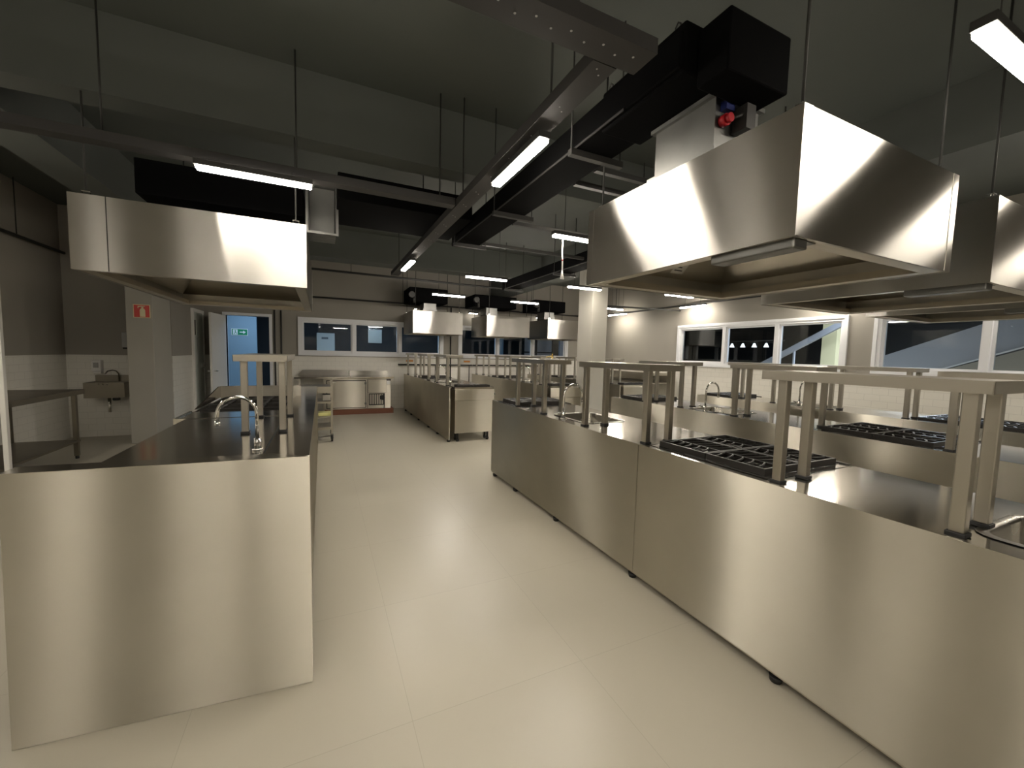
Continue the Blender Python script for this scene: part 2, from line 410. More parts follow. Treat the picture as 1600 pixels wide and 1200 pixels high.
def counter(name, x0, depth, y0, y1, seams, ranges, sinks, label, feet, endcap):
    """island counter: tall back panels facing the aisle, worktop between the ranges, sinks, legs"""
    z = .92; x1 = x0+depth
    t = thing(name, label, 'counter', (x0, y0, 0), 'long stainless steel kitchen counters')
    cuts = [y0]+seams+[y1]
    for a, c in zip(cuts, cuts[1:]):
        b = B(); b.slab('x', x0, x0+.018, (a+.0015, c-.0015), (.055, z+.006)); b.box(x0+.0005, x0+.04, a+.0015, c-.0015, z-.006, z+.0065, 1)
        b.make('front_panel', ['panel', 'top'], t)
    lo = y0
    for r0, r1 in list(ranges)+[(y1, y1)]:
        if r0-lo > .05:
            holes = [(x0+s[0], x0+s[1], s[2], s[3]) for s in sinks if lo < s[2] < r0]
            B().slab('z', z-.03, z, (x0+.052, x1), (lo+.004, r0-.004), holes).make('worktop', 'top', t)
            B().box(x1-.012, x1, lo+.004, r0-.004, z-.11, z-.03).make('apron', 'panel', t)
            B().box(x0+.06, x1-.02, lo+.03, r0-.03, .18, .20).make('undershelf', 'inner', t)
            for ly in (lo+.05, r0-.05):
                b = B(); b.box(x1-.06, x1-.02, ly-.02, ly+.02, .03, z-.03); b.cyl((x1-.04, ly, .001), (x1-.04, ly, .035), .018, 10, 1); b.make('leg', ['tube', 'rubber'], t)
        lo = r1
    for s in sinks: basin(x0+s[0], x0+s[1], s[2], s[3], z, .2, t)
    for fy in feet:
        b = B(); b.cyl((x0+.03, fy, .001), (x0+.03, fy, .03), .024, 12, r1=.03); b.cyl((x0+.03, fy, .03), (x0+.03, fy, .06), .014, 10); b.make('foot', 'rubber', t)
    b = B(); b.box(x0+.004, x0+.026, y0+.02, y1-.02, .045, .062); b.make('bottom_rail', 'inner', t)
    if endcap:
        B().box(x0+.02, x1, y1-.018, y1, .055, z-.031).make('end_panel', 'panel', t)
    return t

XA, ROW = 1.88, 1.82
SX = (.17, .57)
near = counter('island_counter', XA, .80, -1.1, 4.55, [2.02], [(1.20, 2.0), (4.02, 4.535)],
    [(*SX, .02, .53), (*SX, 2.83, 3.36)], 'long stainless steel counter nearest the camera on the right side', [-.6, .3, 1.08, 2.05, 3.05, 3.9, 4.48], True)
r1 = kitchen_range(XA+.054, XA+.80, 1.205, 1.995, 'black-grated gas hob on the nearest right counter, the closest hob to the camera')
r2 = kitchen_range(XA+.054, XA+.80, 4.025, 4.53, 'black-grated gas hob at the far end of the nearest right counter', ny=2)
f1 = faucet(XA+.09, 3.08, .92, 0, 'chrome gooseneck tap by the sink of the nearest right counter', .2)
s1 = overshelf(1.90, .50, 1.24, .56, 1.16, 'small steel overshelf nearest the camera, at right beside the closest hob')
s2 = overshelf(1.90, 1.97, 2.76, 2.03, 2.72, 'steel overshelf on the nearest right counter between the closest hob and its sink')
s3 = overshelf(1.90, 3.33, 4.06, 3.40, 3.985, 'steel overshelf at the far end of the nearest right counter, over its far hob')
for k, nm in ((1, 'second right counter'), (2, 'third right counter by the windows')):
    dx = ROW*k if k == 1 else 3.52
    dup(near, dx, 0, ['', 'long stainless steel counter second from the aisle on the right', 'long stainless steel counter third from the aisle, in front of the right windows'][k])
    dup(r1, dx, 0, f'black-grated gas hob at the near end of the {nm}')
    dup(r2, dx, 0, f'black-grated gas hob at the far end of the {nm}')
    dup(f1, dx, 0, f'chrome gooseneck tap by the sink of the {nm}')
    dup(s1, dx, 0, f'steel overshelf at the near end of the {nm}')
    dup(s2, dx, 0, f'middle steel overshelf of the {nm}')
    dup(s3, dx, 0, f'steel overshelf at the far end of the {nm}')
YD0, YD1 = 6.40, 10.45
far = counter('island_counter', XA, .80, YD0, YD1, [8.4], [(6.40, 6.70), (8.92, 9.33)],
    [(*SX, 7.55, 8.05)], 'long steel counter at the back beside the aisle, with a stove end showing', [6.5, 7.2, 7.9, 8.8, 9.6, 10.3], True)
q1 = kitchen_range(XA+.10, XA+.80, 6.415, 6.695, 'free-standing steel stove end with black hob at the back aisle counter', ny=1, lip=.014)
q2 = kitchen_range(XA+.054, XA+.80, 8.925, 9.325, 'black gas hob at the far end of the back aisle counter', ny=1)
qf = faucet(XA+.09, 7.62, .92, 0, 'chrome gooseneck tap on the back aisle counter', .2)
t1 = overshelf(1.90, 6.68, 7.52, 6.74, 7.46, 'steel overshelf above the stove end of the back aisle counter')
t2 = overshelf(1.90, 8.05, 8.9, 8.12, 8.84, 'middle steel overshelf of the back aisle counter')
t3 = overshelf(1.90, 9.32, 10.32, 9.38, 10.27, 'steel overshelf of the back aisle counter nearest the far wall')
for k, nm in ((1, 'middle back counter'), (2, 'back counter behind the pillar')):
    dx = ROW*k if k == 1 else 3.52
    dup(far, dx, 0, ['', 'long steel counter at the back, second from the aisle', 'long steel counter at the back, behind the right pillar'][k])
    dup(q1, dx, 0, f'steel stove end with black hob on the {nm}')
    dup(q2, dx, 0, f'black gas hob at the far end of the {nm}')
    dup(qf, dx, 0, f'chrome gooseneck tap on the {nm}')
    dup(t1, dx, 0, f'steel overshelf above the stove end of the {nm}')
    dup(t2, dx, 0, f'middle steel overshelf of the {nm}')
    dup(t3, dx, 0, f'steel overshelf of the {nm} nearest the far wall')

# left counter: tall end panel with a splash, sink, side strip
LZ = .92
L = thing('island_counter', 'long stainless steel counter at left with a tall plain end panel facing the camera', 'counter', (-.5, 2, 0), 'long stainless steel kitchen counters')
b = B()
b.pull([(-1.045, 2.015, 0.002), (-.052, 1.928, 0.002), (-.052, 1.928, 1.035), (-1.03, 2.013, 1.035)], (.002, .022, 0))
b.make('end_panel', 'panel', L)
b = B(); b.prism([(-1.03, 2.014), (-.052, 1.929), (-.20, 2.035), (-1.03, 2.115)], 1.020, 1.0365); b.pull([(-1.03, 2.115, .921), (-.20, 2.035, .921), (-.20, 2.035, 1.0205), (-1.03, 2.115, 1.0205)], (0, -.004, 0)); b.make('splash_top', 'top', L)
B().slab('z', LZ-.03, LZ, (-.985, -.300), (2.12, 3.96), []).make('worktop', 'top', L)
B().slab('z', LZ-.022, LZ, (-.29, -.068), (2.045, 7.0)).make('side_strip', 'top', L)
B().slab('x', -.086, -.068, (1.955, 7.0), (.035, LZ-.023)).make('side_panel', 'panel', L)
B().slab('x', -.985, -.967, (2.12, 3.96), (.06, LZ-.031)).make('front_panel', 'panel', L)
for fx, fy in ((-.95, 3.9), (-.12, 3.6), (-.12, 5.4), (-.12, 6.9), (-.95, 2.5)): B().cyl((fx, fy, .001), (fx, fy, .06), .02, 10).make('foot', 'rubber', L)
faucet(-.335, 2.66, LZ, PI, 'chrome gooseneck tap on the left counter', .185, .30)
overshelf(-.52, 3.12, 4.0, 3.2, 3.93, 'steel overshelf standing alone on the left counter', lx=(.05, .27), w=.31)
T = kitchen_range(-1.06, -.30, 4.42, 5.575, 'long black hob with a tall steel back splash on the left counter', nx=2, ny=3, z=.895)
b = B(); b.slab('z', LZ-.045, LZ-.004, (-1.06, -.296), (3.97, 4.418)); b.box(-1.06, -1.045, 3.97, 4.418, LZ-.004, LZ+.006); b.box(-1.045, -.296, 3.97, 3.982, LZ-.004, LZ+.003); b.make('front_ledge', 'top', T)
B().box(-1.05, -.31, 3.975, 4.41, .15, LZ-.046, bev=.004).make('front_cabinet', 'panel', T)
b = B(); b.box(-1.05, -.235, 5.585, 5.605, .60, 1.05)
b.make('back_splash', 'panel', T)
b = B(); b.pull([(-1.06, 4.55, .921), (-1.06, 5.60, .921), (-1.06, 5.60, 1.05), (-1.06, 5.5, 1.05)], (.012, 0, 0)); b.make('side_splash', 'top', T)

# ---------------------------------------------------------------- hoods
def hood(x0, x1, y0, y1, z0, z1, label, box=None, sticker=False, collar=True):
    t = thing('exhaust_hood', label, 'range hood', ((x0+x1)/2, (y0+y1)/2, z0), 'suspended stainless steel hoods')
    b = B(); b.slab('z', z0, z1, (x0, x1), (y0, y1), [(x0+.012, x1-.012, y0+.012, y1-.012)]); b.make('shell', 'hood', t)
    # gutter running round the open bottom, filters sloping up to the roof
    g = B(); g.slab('z', z0+.004, z0+.010, (x0+.012, x1-.012), (y0+.012, y1-.012), [(x0+.085, x1-.085, y0+.085, y1-.085)])
    g.slab('z', z0+.010, z0+.045, (x0+.081, x1-.081), (y0+.081, y1-.081), [(x0+.085, x1-.085, y0+.085, y1-.085)]); g.make('gutter', 'inner', t)
    f = B(); a = [(x0+.013, y0+.013), (x1-.013, y0+.013), (x1-.013, y1-.013), (x0+.013, y1-.013)]
    cx, cy = (x0+x1)/2, (y0+y1)/2; sx, sy = (x1-x0)*.24, (y1-y0)*.24
    lo = [f.bm.verts.new((x, y, z0+.12)) for x, y in a]
    hi = [f.bm.verts.new((x, y, z0+.43)) for x, y in ((cx-sx, cy-sy), (cx+sx, cy-sy), (cx+sx, cy+sy), (cx-sx, cy+sy))]
    for i in range(4): f.bm.faces.new((lo[i], lo[(i+1) % 4], hi[(i+1) % 4], hi[i]))
    f.bm.faces.new(hi); f.make('inner_canopy', 'inner', t)
    B().slab('z', z1-.03, z1-.02, (x0+.012, x1-.012), (y0+.012, y1-.012)).make('roof_sheet', 'galv', t)
    for x, s in ((x0, 1), (x1, -1)):
        for y, q in ((y0, 1), (y1, -1)):
            c = B(); c.box(min(x-s*.002, x+s*.055), max(x-s*.002, x+s*.055), min(y-q*.002, y), max(y-q*.002, y), z0+.002, z1); c.box(min(x-s*.002, x), max(x-s*.002, x), min(y, y+q*.055), max(y, y+q*.055), z0+.002, z1); c.make('corner_strip', 'hood', t)
            k = B(); bx, by = x+s*.07, y+q*.05
            k.slab('y', by-.002, by+.002, (bx-.022, bx+.022), (z1-.01, z1+.035), [(bx-.017, bx+.017, z1-.02, z1+.030)]); k.box(bx-.022, bx+.022, by-.014, by+.014, z1+.031, z1+.035); k.make('hanger_bracket', 'chrome', t)
            rd = B().cyl((bx, by, z1+.036), (bx, by, 3.599), .006, 8).make('hanger_rod', 'rod', t)
    if box:
        yb0, yb1 = box; b = B(); b.box(x0+.03, x0+.12, yb0, yb1, z0-.035, z0+.06, bev=.006); b.make('lamp_housing', 'galv', t)
        B().box(x0+.10, x0+.19, yb0+.01, yb0+.05, z0+.0, z0+.06).make('cable_gland', 'galv', t)
    if sticker:
        def on_slope(u, q, lift): return Vector((u, y1-.013-q*(y1-.013-cy-sy), z0+.12+.31*q)) + Vector((0, -.31, -(y1-.013-cy-sy))).normalized()*lift
        def patch(m, u0, u1, q0, q1, l0, l1, nm, par):
            k = B(); k.pull([on_slope(u0, q0, l0), on_slope(u1, q0, l0), on_slope(u1, q1, l0), on_slope(u0, q1, l0)], Vector((0, -.31, -(y1-.013-cy-sy))).normalized()*(l1-l0)); return k.make(nm, m, par)
        st = patch('paper', x0+.70, x0+.82, .10, .36, .001, .002, 'paper_sticker', t)
        for q in range(3): patch('ink', x0+.72, x0+.795-.02*(q % 2), .15+.06*q, .17+.06*q, .0021, .0026, 'printed_line', st)
    return t
HA = hood(1.62, 2.92, .97, 2.30, 1.97, 2.45, 'large stainless steel hood hanging nearest the camera at upper right', box=(.99, 1.36), sticker=True)
HB = dup(HA, ROW, 0, 'stainless steel hood hanging over the second right counter, right of the largest hood')
HC = dup(HA, 3.52, 0, 'stainless steel hood hanging low by the right windows, over the third counter')
for h in (HB, HC):
    for ch in list(h.children):
        if ch.name.startswith('paper_sticker'):
            for g in list(ch.children): bpy.data.objects.remove(g)
            bpy.data.objects.remove(ch)
HL = hood(-1.44, -.10, 3.58, 5.85, 1.97, 2.45, 'stainless steel hood hanging over the left counter')
B().box(-1.442, -1.262, 3.5765, 3.5798, 1.972, 2.45).make('corner_sheet', 'hood', HL); B().box(-1.2615, -1.257, 3.577, 3.5798, 1.972, 2.45).make('seam', 'dark_metal', HL)
HD = hood(1.90, 3.09, 9.45, 10.6, 1.92, 2.44, 'distant steel hood hanging nearest the aisle, leftmost of the three at the back')
dup(HD, ROW, 0, 'distant steel hood hanging in the middle of the three at the back')
dup(HD, 3.56, 0, 'distant steel hood hanging beside the pillar, rightmost of the three at the back')

def exhaust(x0, x1, y0, y1, z0, z1, label):
    """galvanised collar rising from a hood into a black fan box"""
    t = thing('exhaust_fan', label, 'exhaust fan', ((x0+x1)/2, (y0+y1)/2, z0), 'exhaust boxes above the back hoods')
    cx = (x0+x1)/2
    b = B(); b.slab('z', z0, z0+.22, (x0+.35, x0+.65), (y0+.1, y0+.5), [(x0+.355, x0+.645, y0+.105, y0+.495)]); b.slab('z', z0+.05, z0+.075, (x0+.33, x0+.67), (y0+.08, y0+.52), [(x0+.35, x0+.65, y0+.1, y0+.5)]); b.make('collar', 'galv', t)
    B().box(x0, x1, y0, y1, z0+.22, z1, bev=.02).make('fan_box', 'black', t)
    b = B(); b.cyl((x0+.05, y0-.05, z0+.38), (x0+.05, y0+.05, z0+.38), .07, 14); b.cyl((x0+.1, y0-.02, z0+.2), (x0+.1, y0-.02, z0+.34), .03, 10); b.make('motor', 'dark_metal', t)
    return t
exhaust(1.84, 2.75, 9.55, 10.3, 2.421, 2.98, 'black fan box on a galvanised collar above the leftmost back hood')
exhaust(1.60+ROW, 2.75+ROW, 9.55, 10.3, 2.421, 2.94, 'black fan box on a galvanised collar above the middle back hood')
exhaust(1.55+3.56, 2.5+3.56, 9.55, 10.3, 2.421, 2.94, 'black fan box on a galvanised collar above the back hood by the pillar')

# exhaust unit over the nearest hood
t = thing('exhaust_fan', 'black insulated exhaust box above the largest hood, on a galvanised duct', 'exhaust fan', (1.8, 1.5, 2.45))
B().box(1.49, 1.88, 1.20, 1.355, 2.67, 2.91, bev=.008).make('fan_box', 'black', t)
b = B(); b.slab('z', 2.431, 2.725, (1.66, 1.96), (1.39, 1.76), [(1.664, 1.956, 1.394, 1.756)]); b.make('collar', 'galv', t)
b = B(); b.slab('z', 2.455, 2.472, (1.635, 1.985), (1.365, 1.79), [(1.66, 1.96, 1.39, 1.76)]); b.make('flange', 'galv', t); b = B(); b.slab('z', 2.705, 2.725, (1.64, 1.98), (1.37, 1.78), [(1.66, 1.96, 1.39, 1.76)]); b.make('flange', 'galv', t)
b = B(); b.cyl((1.70, 1.385, 2.60), (1.70, 1.355, 2.60), .026, 16); b.cyl((1.70, 1.355, 2.60), (1.70, 1.335, 2.60), .02, 16); b.make('red_motor', 'red_plastic', t)
B().box(1.69, 1.745, 1.355, 1.388, 2.645, 2.685).make('terminal_box', 'blue', t)
b = B(); b.tube([(1.72, 1.34, 2.60), (1.76, 1.33, 2.62), (1.79, 1.34, 2.65), (1.80, 1.34, 2.69)], .006, 8); b.box(1.77, 1.83, 1.31, 1.385, 2.56, 2.669); b.make('damper_motor', 'dark_metal', t)

# black supply duct with its fan-coil box, running along the aisle
def supply_duct(x, y0, y1, label, coil=True):
    t = thing('air_duct', label, 'air duct', (x+.15, y0, 2.74), 'black insulated air ducts')
    B().box(x, x+.28, y0+.15, y1, 2.745, 2.90, bev=.008).make('duct_body', 'black', t)
    B().box(x-.006, x-.001, y0+.5, y1-.1, 2.74, 2.752).make('flange_strip', 'tray', t)
    if coil:
        B().box(x+.02, x+.30, y0+.14, y0+.71, 2.73, 2.94, bev=.01).make('fan_coil_box', 'black', t)
        l = B().box(x+.0175, x+.0195, y0+.22, y0+.40, 2.795, 2.845).make('yellow_label', 'yellow', t)
        b = B(); b.box(x+.0168, x+.0174, y0+.24, y0+.38, 2.829, 2.833); b.box(x+.0168, x+.0174, y0+.24, y0+.35, 2.806, 2.809); b.make('printed_lines', 'ink', l)
        for yy in (y0+.2, y0+.38, y0+.66):
            b = B(); b.tube([(x+.05, yy, 2.935), (x+.05, yy, 2.97), (x+.05, yy+.015, 2.985), (x+.05, yy+.03, 2.97), (x+.05, yy+.03, 2.935)], .004, 6); b.make('lifting_eye', 'dark_metal', t)
    for yy in (y0+.95, (y0+y1)/2+.4, y1-.2):
        B().box(x-.03, x+.36, yy-.02, yy+.02, 2.705, 2.742).make('support_bar', 'dark_metal', t)
        for xx in (x-.02, x+.35): B().cyl((xx, yy, 2.742), (xx, yy, 3.599), .005, 6).make('hanger_rod', 'rod', t)
    return t
supply_duct(1.40, 1.22, 4.75, 'black insulated air duct with a yellow label, running beside the nearest hood')
supply_duct(1.40+ROW, 2.6, 7.4, 'black insulated air duct over the second counter, beyond the first air duct', False)
t = thing('air_duct', 'black insulated cross duct above the aisle, joined to a galvanised neck', 'air duct', (.6, 4.3, 2.8))
B().box(.14, 1.36, 3.9, 4.72, 2.80, 3.02, bev=.008).make('duct_body', 'black', t)
b = B(); b.slab('y', 4.25, 4.65, (-.10, .135), (2.58, 3.05), [(-.096, .131, 2.584, 3.046)]); b.slab('y', 4.23, 4.25, (-.12, .155), (2.56, 3.07), [(-.10, .135, 2.58, 3.05)]); b.make('duct_neck', 'galv', t)
B().box(-.09, .125, 4.45, 4.46, 2.59, 3.04).make('damper_blade', 'galv', t)
t = thing('air_duct', 'black insulated cross duct behind the left hood', 'air duct', (-.7, 4.9, 2.8))
B().box(-1.35, -.14, 4.35, 5.05, 2.72, 3.0, bev=.008).make('duct_body', 'black', t)

# ---------------------------------------------------------------- cable trays, struts, pipes
def tray_x(x0, x1, y, w, z, label, holes=True):
    t = thing('cable_tray', label, 'cable tray', (x0, y, z), None)
    b = B(); b.box(x0, x1, y, y+w, z, z+.004); b.box(x0, x1, y, y+.004, z+.004, z+.06); b.box(x0, x1, y+w-.004, y+w, z+.004, z+.06)
    b.make('channel', 'tray', t)
    if holes:
        b = B(); n = int((x1-x0)/.075)
        for i in range(n):
            x = x0+.04+i*.075; b.cyl((x, y+w*.5+.012*(-1)**i, z-.0015), (x, y+w*.5+.012*(-1)**i, z-.0002), .005, 8)
        b.make('perforations', 'grey_plastic', t)['kind'] = 'stuff'
    for x in [x0+.3+1.05*i for i in range(int((x1-x0)/1.05)+1) if x0+.3+1.05*i < x1]:
        B().cyl((x, y+w/2, z+.004), (x, y+w/2, 3.599), .006, 6).make('hanger_rod', 'rod', t)
    return t
def tray_y(x, w, y0, y1, z, label):
    t = thing('cable_tray', label, 'cable tray', (x, y0, z), None)
    b = B(); b.box(x, x+w, y0, y1, z, z+.004); b.box(x, x+.004, y0, y1, z+.004, z+.06); b.box(x+w-.004, x+w, y0, y1, z+.004, z+.06); b.make('channel', 'tray', t)
    b = B()
    for i in range(int((y1-y0)/.3)):
        y = y0+.05+i*.3
        for k in (-.015, .015): b.cyl((x+w*.5+k, y+k, z-.0015), (x+w*.5+k, y+k, z-.0002), .004, 8)
    b.make('perforations', 'grey_plastic', t)['kind'] = 'stuff'
    for y in (y0+.45, y0+1.9, y0+3.4, y1-.4): B().cyl((x+w/2, y, z+.004), (x+w/2, y, 3.599), .006, 6).make('hanger_rod', 'rod', t)
    return t
tray_x(-3.6, 1.24, 1.33, .14, 2.72, 'perforated grey cable tray crossing the ceiling nearest the camera')
tray_x(-3.6, 1.02, 3.36, .10, 2.72, 'grey cable tray crossing below the concrete beam, above the left strip lamp', False)
tray_y(1.03, .12, 1.475, 6.9, 2.72, 'grey cable tray running away along the aisle, beside the black duct')
def strut(x0, x1, y, z, label):
    o = B().slab('z', z, z+.035, (x0, x1), (y, y+.04), []).make('strut_channel', 'dark_metal')
    return tag(o, label, 'strut', 'dark struts crossing the ceiling')
for i, (x0, x1, y) in enumerate(((1.74, 3.2, 2.40), (1.74, 3.2, 2.66), (1.74, 3.2, 3.75), (1.74, 3.2, 4.62))):
    strut(x0, x1, y, 2.78, ('dark strut crossing from the first black duct just behind the largest hood', 'dark strut crossing behind the largest hood, second from the camera', 'dark strut crossing the ceiling above the lamp with the hanging cable', 'dark strut crossing the ceiling at the far end of the first black duct')[i])
def pipe(name, pts, r, label, cat='pipe', m='rod', clips=()):
    t = thing(name, label, cat, pts[0])
    B().tube(pts, r, 8).make('pipe_run', m, t)
    for c in clips: B().cyl(c, (c[0], c[1], 3.599), .006, 6).make('hanger_rod', 'rod', t)
    return t
pipe('conduit', [(-3.56, -1, 2.87), (-3.56, 8.66, 2.87)], .022, 'dark conduit along the upper left wall', clips=((-3.56, 7.6, 2.89), (-3.56, 4.5, 2.89)))
pipe('conduit', [(-2.2, 10.74, 2.72), (7.6, 10.74, 2.72)], .02, 'dark conduit along the far wall above the windows', clips=((1.9, 10.74, 2.74), (4.3, 10.74, 2.74)))
pipe('conduit', [(-1.9, 8.9, 3.06), (4.3, 8.9, 3.02)], .022, 'dark conduit crossing high in front of the far wall', clips=((.55, 8.9, 3.05),))
pipe('conduit', [(7.68, -1, 2.76), (7.68, 10.6, 2.70)], .02, 'dark conduit along the upper right wall')
pipe('conduit', [(4.9, 7.05, 2.55), (7.64, 7.05, 2.60)], .018, 'thin dark conduit crossing from the right pillar to the right wall', clips=((5.75, 7.05, 2.57),))
pipe('conduit', [(-.97, 10.77, .0), (-.97, 10.77, 2.7)], .016, 'dark vertical pipe right of the open doorway, the left one of two', clips=())
pipe('conduit', [(-.84, 10.77, .0), (-.84, 10.77, 2.7)], .016, 'dark vertical pipe right of the open doorway, the right one of two', clips=())
pipe('conduit', [(3.19, 10.77, .0), (3.19, 10.77, 2.7)], .018, 'dark vertical pipe on the far wall between the two windows')
def wrail():
    t = thing('gas_pipe', 'thin brown pipe fixed along the far wall under the windows', 'pipe', (1.75, 10.76, 1.13))
    B().tube([(1.78, 10.72, 1.15), (6.2, 10.72, 1.15)], .018, 8).make('pipe_run', 'dark_metal', t)
    for x in (2.0, 2.9, 3.8, 4.7, 5.6): B().box(x-.015, x+.015, 10.70, 10.799, 1.13, 1.17).make('pipe_clip', 'galv', t)
    for x in (2.75, 3.7): B().tube([(x, 10.72, 1.15), (x, 10.68, 1.12), (x, 10.68, .7)], .012, 8).make('drop_pipe', 'dark_metal', t)
wrail()
for x, l in ((2.10, 'orange sticker on the far wall below the left windows'), (3.68, 'orange sticker on the far wall between the two window bands')):
    t = thing('warning_sticker', l, 'sticker', (x, 10.797, 1.25)); B().box(x-.12, x+.12, 10.795, 10.799, 1.20, 1.29).make('backing', 'paper', t); B().box(x-.10, x+.08, 10.792, 10.7948, 1.225, 1.27).make('orange_print', 'orange', t)

# ---------------------------------------------------------------- ceiling lamps
def strip_x(x, y, label, z=2.63, ln=.66, rods=True):
    t = thing('ceiling_light', label, 'ceiling light', (x, y, z), 'slim strip lamps')
    B().box(x-.01, x+ln+.01, y-.034, y+.034, z+.02, z+.055, bev=.003).make('housing', 'dark_metal', t)
    B().box(x, x+ln, y-.03, y+.03, z, z+.02, bev=.004).make('diffuser', 'strip_far' if y > 7 and x < 7 else 'strip', t)
    if rods:
        for k in (.12, ln-.12): B().cyl((x+k, y, z+.055), (x+k, y, 3.599 if rods is True else rods), .003, 6).make('hanger_wire', 'rod', t)
    return t
def strip_y(x, y, label, z=2.63, ln=.66, rods=True):
    t = thing('ceiling_light', label, 'ceiling light', (x, y, z), 'slim strip lamps')
    B().box(x-.034, x+.034, y-.01, y+ln+.01, z+.02, z+.055, bev=.003).make('housing', 'dark_metal', t)
    B().box(x-.03, x+.03, y, y+ln, z, z+.02, bev=.004).make('diffuser', 'strip_far' if y > 7 and x < 7 else 'strip', t)
    if rods:
        for k in (.12, ln-.12): B().cyl((x, y+k, z+.055), (x, y+k, 3.599 if rods is True else rods), .003, 6).make('hanger_wire', 'rod', t)
    return t
strip_x(-.715, 3.30, 'lit strip lamp above the left hood', rods=2.719)
strip_y(1.085, 1.98, 'lit strip lamp under the aisle cable tray, beside the black duct', rods=2.719)
strip_y(1.06, 5.3, 'lit strip lamp at the far end of the aisle cable tray', rods=2.719)
strip_x(2.03, 3.45, 'lit strip lamp with a white cable hanging from it, left of the largest hood')
strip_x(1.98, 5.92, 'lit strip lamp above the stove end of the back aisle counter')
strip_x(2.02, 8.1, 'lit strip lamp in front of the leftmost back hood')
strip_x(3.80, 8.2, 'lit strip lamp in front of the middle back hood')
strip_x(3.76, 5.86, 'lit strip lamp in front of the right pillar')
strip_x(5.70, 5.60, 'lit strip lamp below the far edge of the largest hood, right of the pillar')
strip_x(6.06, 8.0, 'small lit strip lamp just right of the pillar, upper of two')
strip_y(7.50, 6.25, 'lit strip lamp along the right wall, above the left end of its windows')
strip_y(7.40, 8.66, 'lit strip lamp along the right wall just right of the pillar', ln=.7)
strip_x(2.06, .66, 'bright strip lamp cut by the right edge of the view at the top')
strip_x(2.06, -1.7, 'lit strip lamp over the near end of the nearest right counter')
strip_x(-.72, .75, 'lit strip lamp on the left side level with the camera')
strip_x(-.72, -1.7, 'lit strip lamp on the left side behind the camera')
strip_x(3.80, .66, 'lit strip lamp over the near end of the second right counter')
strip_x(3.80, 3.3, 'lit strip lamp between the second hood and the pillar')
strip_x(5.70, .66, 'lit strip lamp over the near end of the third right counter')
strip_x(5.70, 3.2, 'lit strip lamp over the third right counter')
strip_y(-3.0, 4.0, 'lit strip lamp over the left recess, left of the left hood')
strip_y(-3.0, 2.2, 'lit strip lamp over the left side, beside the camera')
strip_y(-3.0, -1.6, 'added unseen strip lamp over the left side, near the back wall')  # added out of view to bring more light to the left side
strip_x(-1.95, -.9, 'added unseen strip lamp on the left, just behind the camera')  # added out of view to brighten the middle of the left end panel
strip_x(.6, -2.2, 'added unseen strip lamp in the aisle near the back wall')  # extra lamp added behind the camera to lift the left counter's end panel
strip_y(7.50, 3.6, 'lit strip lamp along the right wall between its two windows')
strip_y(7.50, .9, 'lit strip lamp along the right wall, near end')
for x, l in ((3.79, 'tiny round bulkhead lamp on the far conduit beside the middle back hood'), (5.90, 'tiny round bulkhead lamp on the far conduit beside the rightmost back hood')):
    t = thing('bulkhead_lamp', l, 'wall lamp', (x, 10.68, 2.55), 'tiny lamps at the far wall')
    B().box(x-.14, x+.14, 10.62, 10.72, 2.58, 2.62, bev=.01).make('lamp_body', 'dark_metal', t); B().box(x-.12, x+.12, 10.63, 10.71, 2.565, 2.579, bev=.006).make('lens', 'strip_dim', t)
    B().cyl((x, 10.68, 2.62), (x, 10.735, 2.70), .008, 6).make('lamp_arm', 'rod', t)

t = thing('dangling_cable', 'white cable with a red band hanging from a strip lamp by the largest hood', 'cable', (2.15, 3.47, 2.62))
b = B(); b.tube([(2.15, 3.48, 2.66), (2.15, 3.48, 2.60), (2.147, 3.48, 2.5), (2.153, 3.48, 2.42), (2.155, 3.48, 2.33)], .007, 8); b.make('sleeve', 'white_plastic', t)
B().cyl((2.1515, 3.48, 2.435), (2.1525, 3.48, 2.42), .0085, 8).make('red_tape', 'red_plastic', t)
b = B()
for k in (-.018, -.006, .008, .018): b.tube([(2.155, 3.48, 2.335), (2.155+k*.6, 3.48+k*.3, 2.29), (2.155+k, 3.48, 2.245)], .005, 6)
b.make('loose_wires', 'white_plastic', t)

# ---------------------------------------------------------------- left side: table, hand sink, dispensers, signs
t = thing('steel_table', 'steel work table against the left wall with a lower shelf', 'table', (-3.2, 6.4, 0))
b = B(); b.slab('z', .875, .90, (-3.56, -2.83), (5.55, 7.18)); b.box(-2.845, -2.83, 5.55, 7.18, .84, .876); b.box(-3.56, -2.83, 7.165, 7.18, .84, .876); b.box(-3.56, -2.83, 5.55, 5.565, .84, .876); b.make('tabletop', 'table', t)
B().slab('x', -3.56, -3.545, (5.55, 7.18), (.901, 1.0)).make('back_splash', 'table', t)
for lx in (-3.5, -2.90):
    for ly in (5.65, 7.10):
        l = B().box(lx-.022, lx+.022, ly-.022, ly+.022, .04, .874).make('leg', 'table', t); B().cyl((lx, ly, .001), (lx, ly, .042), .02, 10).make('foot', 'rubber', l)
B().slab('z', .22, .245, (-3.53, -2.87), (5.62, 7.13)).make('lower_shelf', 'table', t)

